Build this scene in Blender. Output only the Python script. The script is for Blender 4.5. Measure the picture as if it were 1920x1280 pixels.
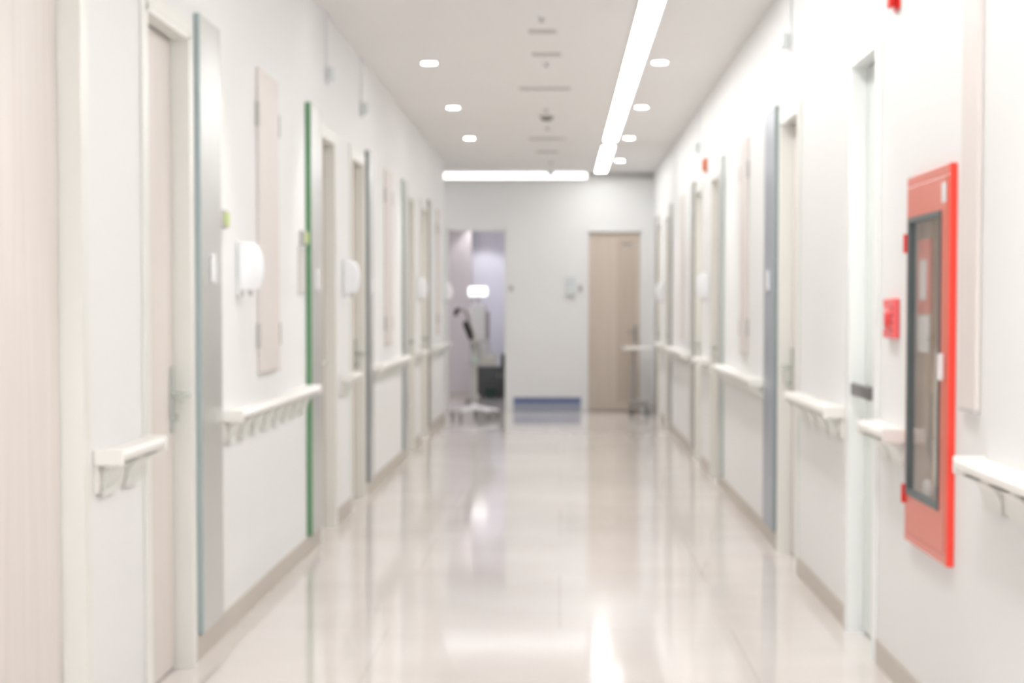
import bpy, bmesh, math
from mathutils import Vector, Matrix

# ---------------------------------------------------------------- clear
for o in list(bpy.data.objects):
    bpy.data.objects.remove(o, do_unlink=True)
SC = bpy.context.scene
COL = SC.collection

# ---------------------------------------------------------------- camera
EYE = 1.22
cam_d = bpy.data.cameras.new('camera')
cam = bpy.data.objects.new('camera', cam_d)
COL.objects.link(cam)
cam.location = (0, 0, EYE)
FPX = 3600.0
cam_d.sensor_width = 36.0
cam_d.lens = FPX / 1920 * 36.0
cam.rotation_euler = (math.pi/2 - 0.045, 0, math.atan(90/FPX))
cam_d.shift_y = 97/1920
cam_d.clip_start = 0.05
cam_d.dof.use_dof = True                 # the photograph is focused far in front of everything
cam_d.dof.focus_distance = 1.5
cam_d.dof.aperture_fstop = 12.5
SC.camera = cam

# ---------------------------------------------------------------- world, exposure
w = bpy.data.worlds.new('world'); SC.world = w
w.use_nodes = True
w.node_tree.nodes['Background'].inputs[0].default_value = (0.95, 0.97, 1.0, 1)
w.node_tree.nodes['Background'].inputs[1].default_value = 7.0
SC.view_settings.view_transform = 'Standard'
SC.view_settings.look = 'None'
SC.view_settings.gamma = 1.0
SC.view_settings.use_curve_mapping = False
SC.view_settings.exposure = 0.86

STRIP_E = 10.3          # emission of the linear ceiling lights
DOWN_E = 14.0          # emission of the round downlights
DOWN_W = 27.0          # watts of the lamp inside each downlight

# ---------------------------------------------------------------- dimensions
XL, XR = -1.25, 1.09    # corridor walls
CEIL = 2.78
YB, YF = -5.0, 22.5     # rear end behind the camera, far wall
YC = 20.7               # where the left wall turns the corner
TH = 0.14               # wall thickness
DOOR_H = 2.13

# ---------------------------------------------------------------- materials
def s2l(c):
    return tuple(((v/255)/12.92 if v/255 <= 0.04045 else ((v/255+0.055)/1.055)**2.4) for v in c)

MATS = {}
def mat(name, rgb, rough=0.5, metal=0.0, emit=0.0, noise=0.0, scale=8.0, stretch=None, bump=0.0,
        rgb2=None, coat=0.0, trans=0.0, spec=0.5, bscale=60.0):
    if name in MATS: return MATS[name]
    m = bpy.data.materials.new(name); m.use_nodes = True
    nt = m.node_tree; b = nt.nodes['Principled BSDF']
    c = s2l(rgb)
    b.inputs['Base Color'].default_value = (*c, 1)
    b.inputs['Roughness'].default_value = rough
    b.inputs['Metallic'].default_value = metal
    b.inputs['Specular IOR Level'].default_value = spec
    if coat:
        b.inputs['Coat Weight'].default_value = coat
        b.inputs['Coat Roughness'].default_value = 0.04
    if trans:
        b.inputs['Transmission Weight'].default_value = trans
    if emit:
        b.inputs['Emission Color'].default_value = (*c, 1)
        b.inputs['Emission Strength'].default_value = emit
    tc = nt.nodes.new('ShaderNodeTexCoord'); mp = nt.nodes.new('ShaderNodeMapping')
    nt.links.new(tc.outputs['Object'], mp.inputs[0])
    if stretch: mp.inputs['Scale'].default_value = stretch
    if noise or rgb2:
        n = nt.nodes.new('ShaderNodeTexNoise'); n.inputs['Scale'].default_value = scale
        n.inputs['Detail'].default_value = 5
        nt.links.new(mp.outputs[0], n.inputs[0])
        r = nt.nodes.new('ShaderNodeValToRGB')
        d = s2l(rgb2) if rgb2 else tuple(v*(1-noise) for v in c)
        r.color_ramp.elements[0].position = 0.3; r.color_ramp.elements[1].position = 0.7
        r.color_ramp.elements[0].color = (*d, 1); r.color_ramp.elements[1].color = (*c, 1)
        nt.links.new(n.outputs[0], r.inputs[0]); nt.links.new(r.outputs[0], b.inputs['Base Color'])
    if bump:
        n2 = nt.nodes.new('ShaderNodeTexNoise'); n2.inputs['Scale'].default_value = bscale
        nt.links.new(tc.outputs['Object'], n2.inputs[0])
        bp = nt.nodes.new('ShaderNodeBump'); bp.inputs['Strength'].default_value = bump
        bp.inputs['Distance'].default_value = 0.002
        nt.links.new(n2.outputs[0], bp.inputs['Height']); nt.links.new(bp.outputs[0], b.inputs['Normal'])
    MATS[name] = m
    return m

M_WALL = mat('wall_paint', (242, 242, 241), 0.55, noise=0.012, scale=1.5, bump=0.05, spec=0.3)
M_CEIL = mat('ceiling_paint', (245, 243, 241), 0.8, noise=0.012, scale=1.2, spec=0.2)
M_LILAC = mat('lilac_wall_paint', (228, 226, 234), 0.6, noise=0.01)
M_PINKW = mat('pinkish_wall_laminate', (212, 204, 202), 0.55, noise=0.02)
M_FLOOR = mat('polished_vinyl_floor', (229, 222, 218), 0.075, rgb2=(222, 214, 209), scale=2.0, coat=0.0)
M_BASE = mat('baseboard_vinyl', (200, 191, 180), 0.4, noise=0.02)
M_BLUE = mat('blue_baseboard_vinyl', (112, 124, 164), 0.4, noise=0.02)
M_BLUE2 = mat('pale_blue_grey_vinyl', (162, 168, 184), 0.4, noise=0.02)
M_WOOD_LIT = mat('wood_laminate_lit', (232, 225, 220), 0.42, rgb2=(222, 213, 207), scale=3.0, stretch=(22, 22, 0.6))  # door wood, paler copy: stronger light on near doors put into the colour
M_WOOD_DIM = mat('wood_laminate_dim', (208, 194, 180), 0.42, rgb2=(198, 182, 167), scale=3.0, stretch=(22, 22, 0.6))  # same door wood, darker copy: weaker light down the corridor put into the colour
M_FRAME = mat('door_frame_enamel', (238, 238, 232), 0.3, noise=0.008)
M_FRAMEW = mat('bright_white_enamel', (250, 252, 251), 0.25, noise=0.005)
M_GLASSD = mat('frosted_pale_green_glass', (226, 234, 228), 0.25, noise=0.01)
M_DARKSEAL = mat('shadow_gap_seal', (150, 140, 125), 0.7, noise=0.05)
M_STEEL = mat('satin_steel', (205, 206, 203), 0.28, metal=0.55, noise=0.03, scale=4, stretch=(30, 30, 0.5))
M_CHROME = mat('chrome_plate', (200, 208, 203), 0.2, metal=0.9, noise=0.02)
M_DGREY = mat('dark_grey_metal', (112, 108, 108), 0.3, metal=0.5, noise=0.03)
M_WHITEP = mat('white_plastic', (244, 245, 247), 0.25, noise=0.005)
M_RAIL = mat('rail_vinyl', (244, 242, 237), 0.35, noise=0.008)
M_BRACK = mat('rail_bracket_plastic', (232, 235, 229), 0.35, noise=0.008)
M_RED = mat('red_enamel', (228, 98, 68), 0.3, noise=0.02, coat=0.3)
M_REDB = mat('bright_red_plastic', (226, 22, 18), 0.3, noise=0.02)
M_REDP = mat('pinkish_red_plastic', (250, 104, 108), 0.35, noise=0.02)
M_ORANGE = mat('orange_lens', (228, 120, 74), 0.25, noise=0.03)
M_GASKET = mat('grey_rubber_gasket', (96, 106, 108), 0.5, noise=0.03)
M_BACKBOX = mat('taupe_cabinet_interior', (232, 216, 203), 0.5, noise=0.04)
M_HOSE = mat('canvas_hose', (236, 234, 228), 0.7, rgb2=(222, 218, 210), scale=60)
M_BLACK = mat('black_rubber', (38, 36, 30), 0.55, noise=0.05)
M_CASTER = mat('grey_caster_rubber', (96, 94, 88), 0.55, noise=0.05)
M_NAVY = mat('slate_blue_plastic', (118, 124, 142), 0.5, noise=0.04)
M_CAB = mat('charcoal_laminate', (84, 86, 82), 0.5, noise=0.04)
M_GREEN = mat('dark_green_plastic', (26, 54, 42), 0.5, noise=0.05)
M_OLIVE = mat('dark_olive_plastic', (38, 42, 26), 0.5, noise=0.05)
M_GREY = mat('light_grey_plastic', (198, 196, 190), 0.4, noise=0.02)
M_MGREY = mat('mid_grey_metal', (160, 156, 152), 0.35, metal=0.3, noise=0.02)
M_VENT = mat('vent_slot_shadow', (188, 186, 181), 0.7, noise=0.03)
M_SENSOR = mat('dark_sensor_plastic', (118, 114, 106), 0.5, noise=0.03)
M_PBLUE = mat('pale_blue_plastic', (224, 230, 230), 0.3, noise=0.02)
M_LIME = mat('lime_green_plastic', (196, 214, 130), 0.4, noise=0.03)
M_CARD = mat('pale_grey_card', (214, 211, 208), 0.6, noise=0.02)
M_STRIP = mat('lit_strip_diffuser', (254, 254, 253), 0.5, emit=STRIP_E)
M_DOWN = mat('lit_downlight_lens', (255, 250, 244), 0.5, emit=DOWN_E)
M_COVE = mat('lit_cove_diffuser', (252, 252, 255), 0.5, emit=1.3)
M_COVED = mat('unlit_cove_diffuser', (206, 204, 202), 0.5, noise=0.02)
M_LAMP = mat('lit_lamp_head', (255, 255, 255), 0.5, emit=0.8)

def glass_mat():
    m = bpy.data.materials.new('cabinet_window_glass'); m.use_nodes = True
    nt = m.node_tree; nt.nodes.clear()
    out = nt.nodes.new('ShaderNodeOutputMaterial'); mix = nt.nodes.new('ShaderNodeMixShader')
    fr = nt.nodes.new('ShaderNodeFresnel'); fr.inputs[0].default_value = 1.6
    tr = nt.nodes.new('ShaderNodeBsdfTransparent'); tr.inputs[0].default_value = (0.96, 0.95, 0.94, 1)
    gl = nt.nodes.new('ShaderNodeBsdfGlossy'); gl.inputs['Roughness'].default_value = 0.03
    ge = nt.nodes.new('ShaderNodeNewGeometry'); inv = nt.nodes.new('ShaderNodeMath'); inv.operation = 'SUBTRACT'; inv.inputs[0].default_value = 1.0
    mu = nt.nodes.new('ShaderNodeMath'); mu.operation = 'MULTIPLY'
    nt.links.new(ge.outputs['Backfacing'], inv.inputs[1]); nt.links.new(inv.outputs[0], mu.inputs[0]); nt.links.new(fr.outputs[0], mu.inputs[1])
    nt.links.new(mu.outputs[0], mix.inputs[0]); nt.links.new(tr.outputs[0], mix.inputs[1])
    nt.links.new(gl.outputs[0], mix.inputs[2]); nt.links.new(mix.outputs[0], out.inputs[0])
    return m
M_GLASS = glass_mat()

# ---------------------------------------------------------------- mesh helpers
class MB:
    """collects shapes that become one mesh object"""
    def __init__(s): s.bm = bmesh.new()
    def box(s, x0, x1, y0, y1, z0, z1, bev=0.0, seg=2):
        x0, x1 = min(x0, x1), max(x0, x1); y0, y1 = min(y0, y1), max(y0, y1); z0, z1 = min(z0, z1), max(z0, z1)
        mtx = Matrix.Translation(((x0+x1)/2, (y0+y1)/2, (z0+z1)/2)) @ Matrix.Diagonal((x1-x0, y1-y0, z1-z0, 1))
        r = bmesh.ops.create_cube(s.bm, size=1.0, matrix=mtx)
        if bev:
            ed = list({e for v in r['verts'] for e in v.link_edges})
            bmesh.ops.bevel(s.bm, geom=ed, offset=bev, segments=seg, profile=0.5, affect='EDGES')
        return s
    def cyl(s, p0, p1, r0, r1=None, n=20):
        p0, p1 = Vector(p0), Vector(p1); d = p1 - p0
        r1 = r0 if r1 is None else r1
        q = d.to_track_quat('Z', 'Y').to_matrix().to_4x4()
        bmesh.ops.create_cone(s.bm, cap_ends=True, segments=n, radius1=r0, radius2=r1, depth=d.length,
                              matrix=Matrix.Translation((p0+p1)/2) @ q)
        return s
    def ball(s, c, r, sc=(1, 1, 1), n=16):
        bmesh.ops.create_uvsphere(s.bm, u_segments=n, v_segments=n//2, radius=r,
                                  matrix=Matrix.Translation(c) @ Matrix.Diagonal((*sc, 1)))
        return s
    def tube(s, pts, r, n=10):
        pts = [Vector(p) for p in pts]; rings = []
        for i, p in enumerate(pts):
            t = (pts[min(i+1, len(pts)-1)] - pts[max(i-1, 0)]).normalized()
            q = t.to_track_quat('Z', 'Y')
            rr = r[i] if isinstance(r, (list, tuple)) else r
            rings.append([s.bm.verts.new(p + q @ Vector((rr*math.cos(a), rr*math.sin(a), 0)))
                          for a in [2*math.pi*k/n for k in range(n)]])
        for a, b in zip(rings[:-1], rings[1:]):
            off = min(range(n), key=lambda k: (b[k].co - a[0].co).length)
            for k in range(n):
                s.bm.faces.new((a[k], a[(k+1) % n], b[(k+1+off) % n], b[(k+off) % n]))
        s.bm.faces.new(rings[0]); s.bm.faces.new(rings[-1])
        bmesh.ops.recalc_face_normals(s.bm, faces=s.bm.faces)
        return s
    def prism(s, prof, axis, a0, a1):
        """prof: list of 2D points; axis 'y' -> points are (x,z); axis 'x' -> (y,z)"""
        def P(p, a): return (p[0], a, p[1]) if axis == 'y' else (a, p[0], p[1])
        A = [s.bm.verts.new(P(p, a0)) for p in prof]; B = [s.bm.verts.new(P(p, a1)) for p in prof]
        n = len(prof)
        s.bm.faces.new(A); s.bm.faces.new(B)
        for k in range(n): s.bm.faces.new((A[k], A[(k+1) % n], B[(k+1) % n], B[k]))
        bmesh.ops.recalc_face_normals(s.bm, faces=s.bm.faces)
        return s
    def lathe(s, prof, c, n=28):
        rings = []
        for r, z in prof:
            rings.append([s.bm.verts.new((c[0]+r*math.cos(2*math.pi*k/n), c[1]+r*math.sin(2*math.pi*k/n), c[2]+z)) for k in range(n)])
        for a, b in zip(rings[:-1], rings[1:]):
            for k in range(n): s.bm.faces.new((a[k], a[(k+1) % n], b[(k+1) % n], b[k]))
        s.bm.faces.new(rings[0]); s.bm.faces.new(rings[-1])
        bmesh.ops.recalc_face_normals(s.bm, faces=s.bm.faces)
        return s
    def build(s, name, m, parent=None, loc=None, smooth=False):
        me = bpy.data.meshes.new(name); s.bm.to_mesh(me); s.bm.free()
        me.materials.append(m)
        if smooth:
            for p in me.polygons: p.use_smooth = True
            try: me.set_sharp_from_angle(angle=math.radians(35))
            except Exception: pass
        o = bpy.data.objects.new(name, me); COL.objects.link(o)
        if parent: o.parent = parent
        if loc: o.location = loc
        return o

def tag(o, label=None, cat=None, group=None, kind=None):
    if label: o['label'] = label
    if cat: o['category'] = cat
    if group: o['group'] = group
    if kind: o['kind'] = kind
    return o

def empty(name, loc):
    o = bpy.data.objects.new(name, None); COL.objects.link(o); o.location = loc
    o.empty_display_size = 0.1
    return o

# ================================================================= ROOM SHELL
# openings: (y0, y1)
L_DOORS = [(3.98, 4.98), (5.76, 6.44), (9.98, 10.60), (11.44, 12.18), (15.70, 16.30), (17.17, 17.94)]
R_DOORS = [(6.62, 7.22), (8.80, 9.50), (13.20, 13.80), (14.76, 15.36), (19.16, 19.70), (20.72, 21.25)]
CAB = (5.32, 5.97, 0.50, 1.615)     # fire cabinet hole: y0,y1,z0,z1
CABI = (5.36, 5.93, 0.54, 1.575)

def side_wall(name, x0, x1, y0, y1, doors, label, hole=None):
    b = MB(); cur = y0
    segs = [(d[0], d[1], 0.0, DOOR_H) for d in doors]
    if hole: segs.append(hole)
    for a, c, z0, z1 in sorted(segs):
        b.box(x0, x1, cur, a, 0, CEIL)
        b.box(x0, x1, a, c, z1, CEIL)
        if z0 > 0: b.box(x0, x1, a, c, 0, z0)
        cur = c
    b.box(x0, x1, cur, y1, 0, CEIL)
    bmesh.ops.remove_doubles(b.bm, verts=b.bm.verts, dist=1e-5)
    return tag(b.build(name, M_WALL), label, 'wall', kind='structure')

side_wall('wall_left', XL-TH, XL, YB, YC, L_DOORS, 'long white left corridor wall with recessed doors')
side_wall('wall_right', XR, XR+TH, YB, YF, R_DOORS, 'long white right corridor wall holding the red fire cabinet', hole=CABI)

# far wall: opening on the left (x -1.33..-0.625), door recess at right
OPN = (-1.33, -0.625, 2.13)
FD = (0.315, 0.955, 2.11)
b = MB()
b.box(-3.2, OPN[0], YF, YF+TH, 0, CEIL); b.box(OPN[0], OPN[1], YF, YF+TH, OPN[2], CEIL)
b.box(OPN[1], FD[0], YF, YF+TH, 0, CEIL); b.box(FD[0], FD[1], YF, YF+TH, FD[2], CEIL)
b.box(FD[1], XR+TH, YF, YF+TH, 0, CEIL)
tag(b.build('wall_far', M_WALL), 'white wall closing the far end of the corridor', 'wall', kind='structure')
# side passage at the left corner
b = MB(); b.box(-3.2, XL-TH, YC-TH, YC, 0, CEIL)
tag(b.build('wall_passage_near', M_WALL), 'white wall returning into the side passage at the left corner', 'wall', kind='structure')
b = MB(); b.box(-3.34, -3.2, YC-TH, YF+TH, 0, CEIL)
tag(b.build('wall_passage_end', M_WALL), 'white wall at the blind end of the side passage', 'wall', kind='structure')
# rear end of the corridor, behind the camera, with an added window that lets world light in
b = MB()
b.box(XL-TH, XR+TH, YB-TH, YB, 0, 0.7); b.box(XL-TH, XR+TH, YB-TH, YB, 2.3, CEIL)
b.box(XL-TH, -0.95, YB-TH, YB, 0.7, 2.3); b.box(0.8, XR+TH, YB-TH, YB, 0.7, 2.3)
tag(b.build('wall_rear', M_WALL), 'white wall with an added window at the rear end of the corridor', 'wall', kind='structure')
# treatment room beyond the opening
b = MB(); b.box(-2.4, -0.45, 26.3, 26.4, 0, 2.6)
tag(b.build('wall_back_room', M_LILAC), 'lilac-white back wall of the room beyond the opening', 'wall', kind='structure')
b = MB(); b.box(-2.5, -2.4, YF+TH, 26.4, 0, 2.6)
tag(b.build('wall_back_room_left', M_LILAC), 'left wall of the room beyond the opening', 'wall', kind='structure')
b = MB(); b.box(-0.45, -0.35, YF+TH, 26.4, 0, 2.6)
tag(b.build('wall_back_room_right', M_LILAC), 'right wall of the room beyond the opening', 'wall', kind='structure')
b = MB(); b.box(-2.4, -1.20, 25.95, 26.299, 0, 2.6)
tag(b.build('wall_back_room_recess', M_PINKW), 'pinkish grey wall block at left in the room beyond', 'wall', kind='structure')
b = MB(); b.box(-2.5, -0.35, YF+TH, 26.4, 2.6, 2.7)
tag(b.build('ceiling_back_room', M_CEIL), 'ceiling of the room beyond the opening', 'ceiling', kind='structure')

# floor with a few sheet seams, ceiling
def floor_material():
    m = M_FLOOR; nt = m.node_tree; bsdf = nt.nodes['Principled BSDF']
    tc = nt.nodes.new('ShaderNodeTexCoord'); br = nt.nodes.new('ShaderNodeTexBrick')
    br.inputs['Scale'].default_value = 1.0; br.inputs['Mortar Size'].default_value = 0.004
    br.inputs['Brick Width'].default_value = 1.3; br.inputs['Row Height'].default_value = 1.45
    br.inputs['Color1'].default_value = (1, 1, 1, 1); br.inputs['Color2'].default_value = (0.965, 0.965, 0.965, 1)
    br.inputs['Mortar'].default_value = (0.86, 0.85, 0.84, 1)
    nt.links.new(tc.outputs['Object'], br.inputs[0])
    old = bsdf.inputs['Base Color'].links[0].from_socket
    mx = nt.nodes.new('ShaderNodeMix'); mx.data_type = 'RGBA'; mx.blend_type = 'MULTIPLY'
    mx.inputs[0].default_value = 1.0
    nt.links.new(old, mx.inputs[6]); nt.links.new(br.outputs['Color'], mx.inputs[7])
    nt.links.new(mx.outputs[2], bsdf.inputs['Base Color'])
    # slow waviness of the polished sheet
    n2 = nt.nodes.new('ShaderNodeTexNoise'); n2.inputs['Scale'].default_value = 2.2
    bp = nt.nodes.new('ShaderNodeBump'); bp.inputs['Strength'].default_value = 0.03; bp.inputs['Distance'].default_value = 0.004
    nt.links.new(tc.outputs['Object'], n2.inputs[0]); nt.links.new(n2.outputs[0], bp.inputs['Height'])
    nt.links.new(bp.outputs[0], bsdf.inputs['Normal'])
floor_material()
b = MB(); b.box(-3.34, XR+TH, YB-TH, 26.4, -0.1, 0)
tag(b.build('floor', M_FLOOR), 'polished pale beige vinyl floor of the corridor', 'floor', kind='structure')
b = MB(); b.box(-3.34, XR+TH, YB-TH, YF+TH, CEIL, CEIL+0.1)
tag(b.build('ceiling', M_CEIL), 'flat off-white corridor ceiling', 'ceiling', kind='structure')

# frame of the unseen rear window, added for light from behind the camera
b = MB()
for a in (-0.95, -0.10, 0.75): b.box(a, a+0.05, YB-0.10, YB-0.04, 0.7, 2.3)
b.box(-0.95, 0.8, YB-0.10, YB-0.04, 0.7, 0.75); b.box(-0.95, 0.8, YB-0.10, YB-0.04, 2.25, 2.3)
tag(b.build('added_window_1', M_FRAME), 'unseen white framed window added for light at the rear end of the corridor', 'window', kind='structure')

# baseboards (broken at the doors)
def baseboard(name, x0, x1, y0, y1, doors, label):
    b = MB(); cur = y0
    for a, c in doors:
        b.box(x0, x1, cur, a-0.055, 0.0, 0.085); cur = c+0.055
    b.box(x0, x1, cur, y1, 0.0, 0.085)
    tag(b.build(name, M_BASE), label, 'baseboard', kind='structure')
baseboard('baseboard_left', XL, XL+0.008, YB, YC, L_DOORS, 'beige vinyl baseboard along the left wall')
baseboard('baseboard_right', XR-0.008, XR, YB, YF, R_DOORS, 'beige vinyl baseboard along the right wall')
b = MB(); b.box(-0.545, 0.245, YF-0.010, YF, 0.085, 0.158, 0.002)
o = b.build('baseboard_far', M_BLUE)
tag(o, 'blue and grey baseboard under the far wall', 'baseboard', kind='structure')
b2 = MB(); b2.box(-0.545, 0.245, YF-0.012, YF, 0.0, 0.085, 0.002)
b2.build('lower_strip', M_BLUE2, o)
b = MB(); b.box(-2.4, -1.2, 25.938, 25.95, 0, 0.07)
tag(b.build('baseboard_back_room', M_BASE), 'taupe baseboard in the room beyond the opening', 'baseboard', kind='structure')

# ================================================================= DOORS
# side: -1 left wall, +1 right wall. "out" points from the wall into the corridor.
def door(n, side, y0, y1, label, leaf=M_WOOD_LIT, frame=M_FRAME, handle='lever', far_side=True, fw=0.05, rec=0.05):
    X = XL if side < 0 else XR
    out = 1 if side < 0 else -1
    yc = (y0+y1)/2
    r = empty('door_%d' % n, (X, yc, 0)); tag(r, label, 'door', kind='structure')
    h = (y1-y0)/2
    pr = 0.012*out                     # frame stands a little proud
    bk = -0.115*out
    b = MB()
    # jamb linings + architraves + head, one mesh
    for sgn in (-1, 1):
        e = sgn*h
        b.box(bk, pr, e, e - sgn*0.022, 0, DOOR_H-0.0)
        b.box(0.0005*out, pr, e, e + sgn*fw, 0, DOOR_H+fw, 0.002)
    b.box(bk, pr, -h, h, DOOR_H-0.022, DOOR_H)
    b.box(0.0005*out, pr, -h, h, DOOR_H, DOOR_H+fw, 0.002)
    b.build('frame', frame, r)
    b = MB()
    g = 0.026
    b.box(-rec*out, -(rec+0.04)*out, -h+g, h-g, 0.008, DOOR_H-0.028, 0.001)
    lf = b.build('leaf', leaf, r)
    b = MB(); b.box(-(rec+0.042)*out, -(rec+0.052)*out, -h+0.0225, h-0.0225, 0.004, DOOR_H-0.0225)
    b.build('door_stop', M_DARKSEAL, r)
    hy = (h-0.062) if far_side else (-h+0.062)
    sg = -1 if far_side else 1
    if handle == 'lever':
        b = MB(); b.box(-(rec-0.0005)*out, -(rec-0.009)*out, hy-0.02, hy+0.02, 0.80, 1.02, 0.003)
        pl = b.build('handle_plate', M_CHROME, r)
        b = MB()
        z = 0.925
        b.tube([(-(rec-0.008)*out, hy, z), (-(rec-0.05)*out, hy, z), (-(rec-0.058)*out, hy+sg*0.012, z),
                (-(rec-0.058)*out, hy+sg*0.12, z-0.004)], [0.011, 0.010, 0.010, 0.008])
        b.build('lever_handle', M_CHROME, r, smooth=True)
        b = MB(); b.cyl((-(rec-0.008)*out, hy, 0.85), (-(rec-0.024)*out, hy, 0.85), 0.012)
        b.build('lock_cylinder', M_CHROME, r, smooth=True)
    elif handle == 'bar':
        z = 0.915
        b = MB()
        b.box(-(rec-0.045)*out, -(rec-0.06)*out, hy+0.0, hy-0.42, z-0.024, z+0.024, 0.005)
        for q in (-0.03, -0.39):
            b.cyl((-(rec-0.0005)*out, hy+q, z), (-(rec-0.05)*out, hy+q, z), 0.010)
        b.build('bar_handle', M_DGREY, r, smooth=True)
    for zz in (0.25, 1.88):
        b = MB(); hyy = -h+0.024 if far_side else h-0.024
        b.cyl((-(rec-0.004)*out, hyy, zz-0.045), (-(rec-0.004)*out, hyy, zz+0.045), 0.004, n=10)
        b.build('hinge', M_FRAME, r)
    return r

door(1, -1, *L_DOORS[0], 'pale pinkish wood door nearest the camera, cut by the left edge of the photo', far_side=False)
door(2, -1, *L_DOORS[1], 'pale pinkish wood door with lever handle before the blue-grey edged panel on left wall')
door(3, -1, *L_DOORS[2], 'beige recessed door just behind the green-edged panel on left wall', leaf=M_WOOD_DIM, far_side=False)
door(4, -1, *L_DOORS[3], 'beige recessed door before the dark grey edged panel on left wall', leaf=M_WOOD_DIM)
door(5, -1, *L_DOORS[4], 'narrow-looking beige door just behind the pale grey panel far down the left wall', leaf=M_WOOD_DIM)
door(6, -1, *L_DOORS[5], 'beige door farthest down the left wall, before its taupe-edged panel', leaf=M_WOOD_DIM)
door(7, 1, *R_DOORS[0], 'pale green glazed door in a bright white frame beside the red alarm button', leaf=M_GLASSD,
     frame=M_FRAMEW, handle='bar', fw=0.05)
door(8, 1, *R_DOORS[1], 'pale wood door before the slate-edged panel on right wall')
door(9, 1, *R_DOORS[2], 'beige door just behind the pale green-grey panel on right wall', leaf=M_WOOD_DIM)
door(10, 1, *R_DOORS[3], 'beige door just beyond the white dispenser in the middle of the right wall', leaf=M_WOOD_DIM)
door(11, 1, *R_DOORS[4], 'beige door behind the light grey panel far down the right wall', leaf=M_WOOD_DIM)
door(12, 1, *R_DOORS[5], 'beige door nearest the far wall on the right side', leaf=M_WOOD_DIM)

# far beige door (faces the camera)
r = empty('door_13', ((FD[0]+FD[1])/2, YF, 0)); tag(r, 'beige door facing the camera in the far wall', 'door', kind='structure')
h = (FD[1]-FD[0])/2
b = MB()
for sg in (-1, 1):
    b.box(sg*h, sg*(h-0.02), -0.010, 0.12, 0, FD[2])
    b.box(sg*h, sg*(h+0.045), -0.010, -0.0005, 0, FD[2]+0.045, 0.002)
b.box(-h, h, -0.010, 0.12, FD[2]-0.02, FD[2]); b.box(-h, h, -0.010, -0.0005, FD[2], FD[2]+0.045, 0.002)
b.build('frame', M_WALL, r)
b = MB(); b.box(-h+0.023, h-0.023, 0.045, 0.085, 0.008, FD[2]-0.026)
b.build('leaf', mat('far_door_laminate', (216, 203, 190), 0.42, rgb2=(210, 195, 180), scale=2.0, stretch=(14, 14, 0.5)), r)
b = MB(); b.box(-h-0.03, h+0.03, TH+0.001, TH+0.03, 0.0, FD[2]+0.03); b.build('light_block_board', M_DARKSEAL, r)  # unseen board added to stop world light leaking round the door
b = MB(); b.box(0.03, h-0.07, 0.0435, 0.0448, 0.10, FD[2]-0.10, 0.0005); b.build('inset_panel', M_WOOD_DIM, r)
b = MB(); b.box(0.09, 0.20, 0.036, 0.0433, 1.935, 1.965, 0.001); b.build('number_plate', M_MGREY, r)
b = MB(); b.box(h-0.095, h-0.055, 0.034, 0.0432, 0.80, 1.00, 0.003); b.build('handle_plate', M_MGREY, r)
b = MB(); b.tube([(h-0.075, 0.034, 0.93), (h-0.075, -0.01, 0.93), (h-0.09, -0.015, 0.93), (h-0.17, -0.015, 0.927)], 0.009)
b.build('lever_handle', M_MGREY, r, smooth=True)
# lining of the opening into the room beyond
b = MB()
b.box(OPN[0], OPN[0]+0.02, YF-0.012, YF+TH+0.012, 0, OPN[2]); b.box(OPN[1]-0.02, OPN[1], YF-0.012, YF+TH+0.012, 0, OPN[2])
b.box(OPN[0], OPN[1], YF-0.012, YF+TH+0.012, OPN[2]-0.02, OPN[2])
tag(b.build('trim_1', M_FRAME), 'white lining of the doorless opening in the far wall', 'trim', kind='structure')

# ================================================================= VERTICAL DOOR-SIDE PANELS
def side_panel(side, y0, y1, edge_rgb, label, group, plate=True, face=M_STEEL, th=0.018):
    X = XL if side < 0 else XR
    out = 1 if side < 0 else -1
    r = empty('door_side_panel', (X+0.0012*out, (y0+y1)/2, 0.09)); h = (y1-y0)/2
    tag(r, label, 'wall panel', group)
    z0, z1 = 0.0, 2.13
    em = mat('edge_%d_%d_%d' % edge_rgb, edge_rgb, 0.4, noise=0.03)
    b = MB(); b.box(0, th*out, -h+0.006, h, z0, z1, 0.001); b.build('face_sheet', face, r)
    b = MB(); b.box(0, (th+0.002)*out, -h, -h+0.0055, z0, z1, 0.001); b.build('edge_strip', em, r)
    if plate:
        b = MB(); b.box((th+0.0003)*out, (th+0.012)*out, -0.035, 0.035, 1.215, 1.315, 0.004)
        b.build('white_button_plate', M_WHITEP, r)
    return r
GP = 'tall grey panels beside the doors'
side_panel(-1, 6.56, 6.97, (170, 186, 186), 'tall grey metal panel with a blue-grey edge, nearest on the left wall', GP)
side_panel(-1, 9.42, 9.86, (100, 150, 108), 'tall grey metal panel with a bright green edge on left wall', GP, th=0.026)
side_panel(-1, 12.32, 12.64, (112, 120, 122), 'tall narrow panel with dark grey edge past the middle dispenser on left wall', GP, th=0.022)
side_panel(-1, 15.15, 15.56, (165, 174, 172), 'tall panel with pale grey edge far down the left wall', GP, plate=False)
side_panel(-1, 18.06, 18.40, (140, 132, 116), 'tall panel with taupe edge, last on the left wall', GP, plate=False)
side_panel(1, 9.64, 10.14, (136, 150, 150), 'tall blue-grey panel with slate edge, nearest on the right wall', GP,
           face=mat('blue_grey_satin', (160, 166, 178), 0.3, metal=0.4, noise=0.03))
side_panel(1, 12.78, 13.10, (186, 198, 190), 'tall pale green-grey panel midway down the right wall', GP, plate=False)
side_panel(1, 15.47, 15.88, (158, 154, 142), 'tall panel with grey-brown edge behind the middle dispenser of the right wall', GP, plate=False)
side_panel(1, 18.74, 19.06, (182, 184, 178), 'tall light grey panel far down the right wall', GP, plate=False)
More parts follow.
